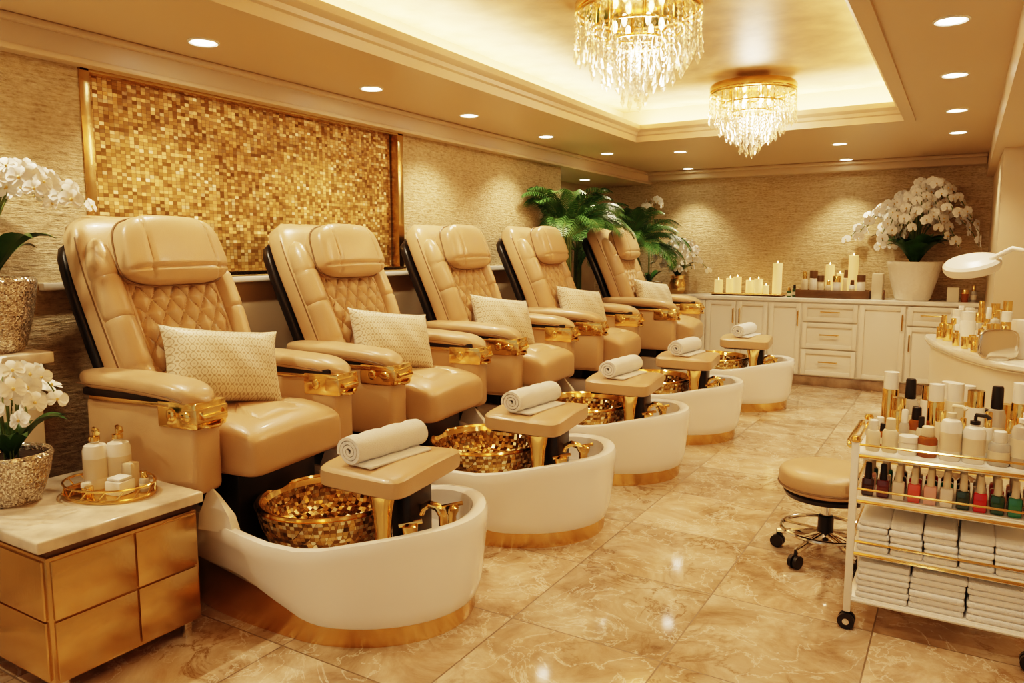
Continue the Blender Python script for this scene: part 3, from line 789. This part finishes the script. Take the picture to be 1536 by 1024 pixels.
# ---------------------------------------------------------------- manicure desk
root=empty('manicure_desk',(0,0,0))
def smooth_poly(pts,it=3):
    for _ in range(it):
        n=[]
        for i in range(len(pts)):
            a,c_=Vector(pts[i]),Vector(pts[(i+1)%len(pts)]); n+= [a*.75+c_*.25,a*.25+c_*.75]
        pts=n
    return pts
pl=[(-.20,6.36),(-.23,6.15),(-.13,5.65),(.03,5.15),(.24,4.75),(.86,4.5),(.86,6.36)]
sp=smooth_poly(pl)
def slab(m,pts,z0,z1,k,mat):
    cx=sum(p[0] for p in pts)/len(pts); cy=sum(p[1] for p in pts)/len(pts)
    f=lambda k_,z:[(cx+(p[0]-cx)*k_,cy+(p[1]-cy)*k_,z) for p in pts]
    m.loft([f(k*.985,z0),f(k,z0+.008),f(k,z1-.008),f(k*.985,z1)],mat)
b=MB(); slab(b,sp,.765,.80,1,M_top); slab(b,sp,.08,.765,.90,M_cab); slab(b,sp,0,.08,.86,M_plinth); slab(b,sp,.750,.765,.97,M_cab)
b.obj('desk_body',root)
b=MB()
its=[(-.10,6.05,.03,.16,'cap',M_gold,M_gold),(-.02,6.1,.035,.20,'tall',M_pwhite,M_pwhite),(.05,6.0,.03,.22,'tall',M_pwhite,M_pwhite),(.10,5.85,.03,.2,'cap',M_clear,M_gold),
(-.07,5.85,.03,.12,'jar',M_gold,M_gold),(.0,5.8,.03,.12,'jar',M_gold,M_pwhite),(.04,5.62,.045,.22,'tall',M_pwhite,M_pwhite),(.12,5.6,.03,.14,'pump',M_pwhite,M_gold),(.19,5.7,.03,.24,'pump',M_clear,M_gold),
(.11,5.42,.025,.13,'cap',M_clear,M_gold),(.17,5.35,.04,.17,'tall',M_pwhite,M_gold),(.24,5.45,.03,.24,'tall',M_gold,M_pwhite),(.22,5.1,.03,.18,'cap',M_amber,M_gold),(.30,5.1,.05,.22,'jar',M_pwhite,M_pwhite),(.0,6.2,.03,.22,'cap',M_gold,M_pwhite),(.12,6.2,.03,.26,'cap',M_gold,M_gold),
(-.04,5.95,.025,.15,'cap',M_clear,M_gold),(.06,6.25,.025,.2,'cap',M_amber,M_gold),(.16,5.95,.025,.23,'cap',M_gold,M_pwhite),(.26,5.9,.03,.28,'tall',M_pwhite,M_gold),(.2,6.1,.03,.25,'tall',M_gold,M_gold)]
for x,y,r,h,k,c1,c2 in its: bottle(b,x,y,0,r,h,k,c1,c2)
for x,y in ((-.02,5.6),(.03,5.45),(.08,5.3),(.12,5.22),(-.12,5.95),(.07,5.52)): bottle(b,x,y,0,.02,.07+.03*R.random(),'jar',M_gold,M_gold)
b.obj('desk_cosmetic_bottles',None,(0,0,.80))
b=MB(); b.sell((0,0,.085),(.018,.105,.085),.5,.6,M_chrome,30,14); b.lathe([(.05,0),(.055,.008),(.02,.014),(0,.014)],mat=M_pwhite,seg=20); b.obj('vanity_mirror',None,(.19,4.98,.80),(0,0,math.radians(-70)))
b=MB(); Ml=T(.035,5.0,1.325,rx=math.radians(18),ry=math.radians(-10))
b.lathe([(.0,-.02),(.085,-.02),(.10,-.03),(.135,-.03),(.145,-.01),(.145,.015),(.13,.03),(.06,.036),(0,.036)],mat=M_pwhite,seg=40,M=Ml)
b.tube([(.12,4.96,1.36),(.22,4.93,1.42),(.30,4.90,1.40),(.50,4.87,1.12),(.60,4.86,.98),(.62,4.86,.84)],.014,M_pwhite,10)
b.lathe([(.08,0),(.085,.01),(.08,.03),(.03,.04),(.02,.06)],(.62,4.86,.80),M_pwhite,24)
b.obj('magnifying_lamp')

# ---------------------------------------------------------------- stool
root=empty('salon_stool',(-.475,3.58,0),(0,0,.5))
b=MB(); b.sell((0,0,.375),(.212,.212,.062),.5,1,M_leather,56,18); b.tube(ringpts(0,0,.212,.212,.352),.005,M_leather_d,6)
b.lathe([(.0,.295),(.18,.295),(.19,.315),(.17,.33),(0,.33)],mat=M_black,seg=36); b.obj('cushion',root)
b=MB(); b.lathe([(.055,.27),(.06,.298),(0,.298)],mat=M_black,seg=20); b.lathe([(.022,.1),(.022,.28)],mat=M_chrome,seg=16); b.lathe([(.034,.09),(.034,.20),(.028,.205)],mat=M_black,seg=16)
for k in range(5):
    a=2*pi*k/5; c_,s_=math.cos(a),math.sin(a)
    b.tube([(0,0,.115),(.10*c_,.10*s_,.10),(.215*c_,.215*s_,.075)],[.02,.017,.013],M_chrome,8)
    b.tube([(.215*c_,.215*s_,.085),(.215*c_,.215*s_,.05)],.008,M_black,6)
    for o in (-.013,.013):
        m_=T(.215*c_-o*s_,.215*s_+o*c_,.030,rz=a)@Euler((pi/2,0,0)).to_matrix().to_4x4()
        b.lathe([(.030,-.008),(.030,.008)],mat=M_black,seg=16,M=m_)
b.tube(ringpts(0,0,.19,.19,.135),.010,M_chrome,8)
for k in range(5):
    a=2*pi*k/5; b.tube([(.03*math.cos(a),.03*math.sin(a),.13),(.19*math.cos(a),.19*math.sin(a),.135)],.006,M_chrome,6)
b.obj('base',root)

# ---------------------------------------------------------------- trolley
root=empty('salon_trolley',(0,0,0))
X0,X1,YA,YB2=-.30,.27,2.93,3.36
b=MB()
SH=(.125,.305,.505,.675)
for z in SH:
    b.box((X0,YA,z-.022),(X1,YB2,z),M_pwhite,.004); 
    for y in (YA-.002,YB2+.002): b.tube([(X0,y,z-.011),(X1,y,z-.011)],.006,M_gold if z>.2 else M_pwhite,6)
for x in (X0,X1):
    for y in (YA,YB2):
        b.box((x-.013,y-.013,.065),(x+.013,y+.013,.715),M_pwhite,.004)
        b.lathe([(.016,0),(.018,.01),(.012,.02),(0,.022)],(x,y,.715),M_gold,12)
for z in SH[1:]:
    zz=z+(.035 if z<.6 else .03)
    for y in (YA,YB2): b.tube([(X0,y,zz),(X1,y,zz)],.0045,M_gold,6)
    for x in (X0,X1): b.tube([(x,YA,zz),(x,YB2,zz)],.0045,M_gold,6)
b.tube([(X0,YA,.69),(X0-.022,YA,.70),(X0-.026,YA+.03,.705),(X0-.026,YB2-.03,.705),(X0-.022,YB2,.70),(X0,YB2,.69)],.010,M_gold,8)
for x in (X0,X1):
    for y in (YA,YB2):
        b.tube([(x,y,.07),(x,y,.045)],.008,M_black,6)
        for o in (-.013,.013):
            m_=T(x,y+o,.030)@Euler((pi/2,0,0)).to_matrix().to_4x4(); b.lathe([(.030,-.008),(.030,.008)],mat=M_black,seg=18,M=m_)
            b.lathe([(.012,-.010),(.012,.010)],mat=M_chrome,seg=12,M=m_)
b.obj('trolley_frame',root)
b=MB()
rowf=[(-.25,.024,.115,'cap',M_label,M_pwhite),(-.195,.026,.125,'cap',M_label,M_label),(-.135,.03,.07,'jar',M_pwhite,M_pwhite),(-.075,.032,.11,'cap',M_amber,M_label),(-.005,.034,.20,'pump',M_pwhite,M_label),(.065,.035,.175,'pump',M_pwhite,M_black),(.14,.033,.12,'cap',M_clear,M_pwhite),(.205,.035,.20,'pump',M_clear,M_pwhite)]
for x,r,h,k,c1,c2 in rowf: bottle(b,x,3.0+R.uniform(-.01,.01),0,r,h,k,c1,c2)
rowm=[(-.225,.016,.09,'cap',M_amber,M_black),(-.155,.018,.15,'cap',M_clear,M_pwhite),(-.10,.016,.13,'cap',M_label,M_black),(-.04,.018,.16,'tall',M_label,M_gold),(.03,.016,.14,'cap',M_leafg,M_gold),(.105,.018,.17,'cap',M_pwhite,M_gold),(.17,.017,.15,'cap',M_clear,M_gold)]
for x,r,h,k,c1,c2 in rowm: bottle(b,x,3.065,0,r,h,k,c1,c2)
rowb=[(-.24,.022,.10,'cap',M_clear,M_pwhite),(-.18,.026,.18,'tall',M_gold,M_gold),(-.12,.026,.15,'cap',M_amber,M_black),(-.06,.028,.24,'tall',M_gold,M_pwhite),(.0,.03,.25,'tall',M_label,M_pwhite),(.065,.03,.23,'tall',M_pwhite,M_gold),(.13,.03,.25,'cap',M_clear,M_black),(.2,.03,.27,'tall',M_gold,M_pwhite)]
for x,r,h,k,c1,c2 in rowb: bottle(b,x,3.14+R.uniform(-.012,.012),0,r,h,k,c1,c2)
for x,r,h,k,c1,c2 in rowb[::-1]: bottle(b,-x-.02,3.26+R.uniform(-.015,.015),0,r,h*.95,k,c1,c2)
b.obj('lotion_and_polish_bottles',None,(0,0,.675))
cols=[(.05,.015,.01),(.13,.02,.02),(.75,.68,.58),(.75,.12,.08),(.82,.45,.40),(.85,.78,.70),(.02,.05,.03),(.6,.02,.02),(.01,.07,.03),(.02,.22,.12),(.02,.02,.02),(.8,.72,.64),(.55,.02,.04)]
b=MB()
for row,y in enumerate((2.985,3.06,3.14)):
    for i in range(11):
        x=-.258+i*.0505; k=(i+row*4)%13
        nm='polish_%d'%k; mt=bpy.data.materials.get(nm) or pm(nm,cols[k],.1,coat=.8)
        b.box((x-.0205,y-.017,0),(x+.0205,y+.017,.068),mt,.007,2)
        b.lathe([(.012,.066),(.0125,.072),(.0105,.122),(.008,.126)],(x,y,0),M_black if i<2 and row==0 else M_label,12)
b.obj('nail_polish_bottles',None,(0,0,.505))
def folded(m,x0,x1,y0,y1,z,n,th,rr):
    for k in range(n):
        j=rr.uniform(-.004,.004)
        m.box((x0+j,y0+rr.uniform(-.003,.004),z+k*th),(x1+j,y1,z+(k+1)*th-.0002),M_towel,th*.36,3)
rr=random.Random(5)
b=MB()
for i in range(5): folded(b,-.28+i*.108,-.28+i*.108+.104,2.935,3.3,0,5,.024,rr)
b.obj('folded_hand_towels',None,(0,0,.305))
b=MB()
for i in range(3): folded(b,-.275+i*.178,-.275+i*.178+.172,2.935,3.32,0,6,.023,rr)
b.obj('folded_bath_towels',None,(0,0,.125))

# ---------------------------------------------------------------- camera, world
cam=bpy.data.cameras.new('camera'); co=bpy.data.objects.new('camera',cam); sc.collection.objects.link(co)
cam.sensor_width=36; cam.lens=26.25; co.location=(0,0,1.4); co.rotation_euler=(math.radians(90-6.82),0,math.radians(31.1))
cam.clip_start=.05
sc.camera=co
w=bpy.data.worlds.new('world'); sc.world=w; w.use_nodes=True
w.node_tree.nodes['Background'].inputs[0].default_value=(1,.83,.62,1); w.node_tree.nodes['Background'].inputs[1].default_value=.40
sc.view_settings.view_transform='Filmic'
sc.view_settings.look='High Contrast'
sc.view_settings.exposure=0.22
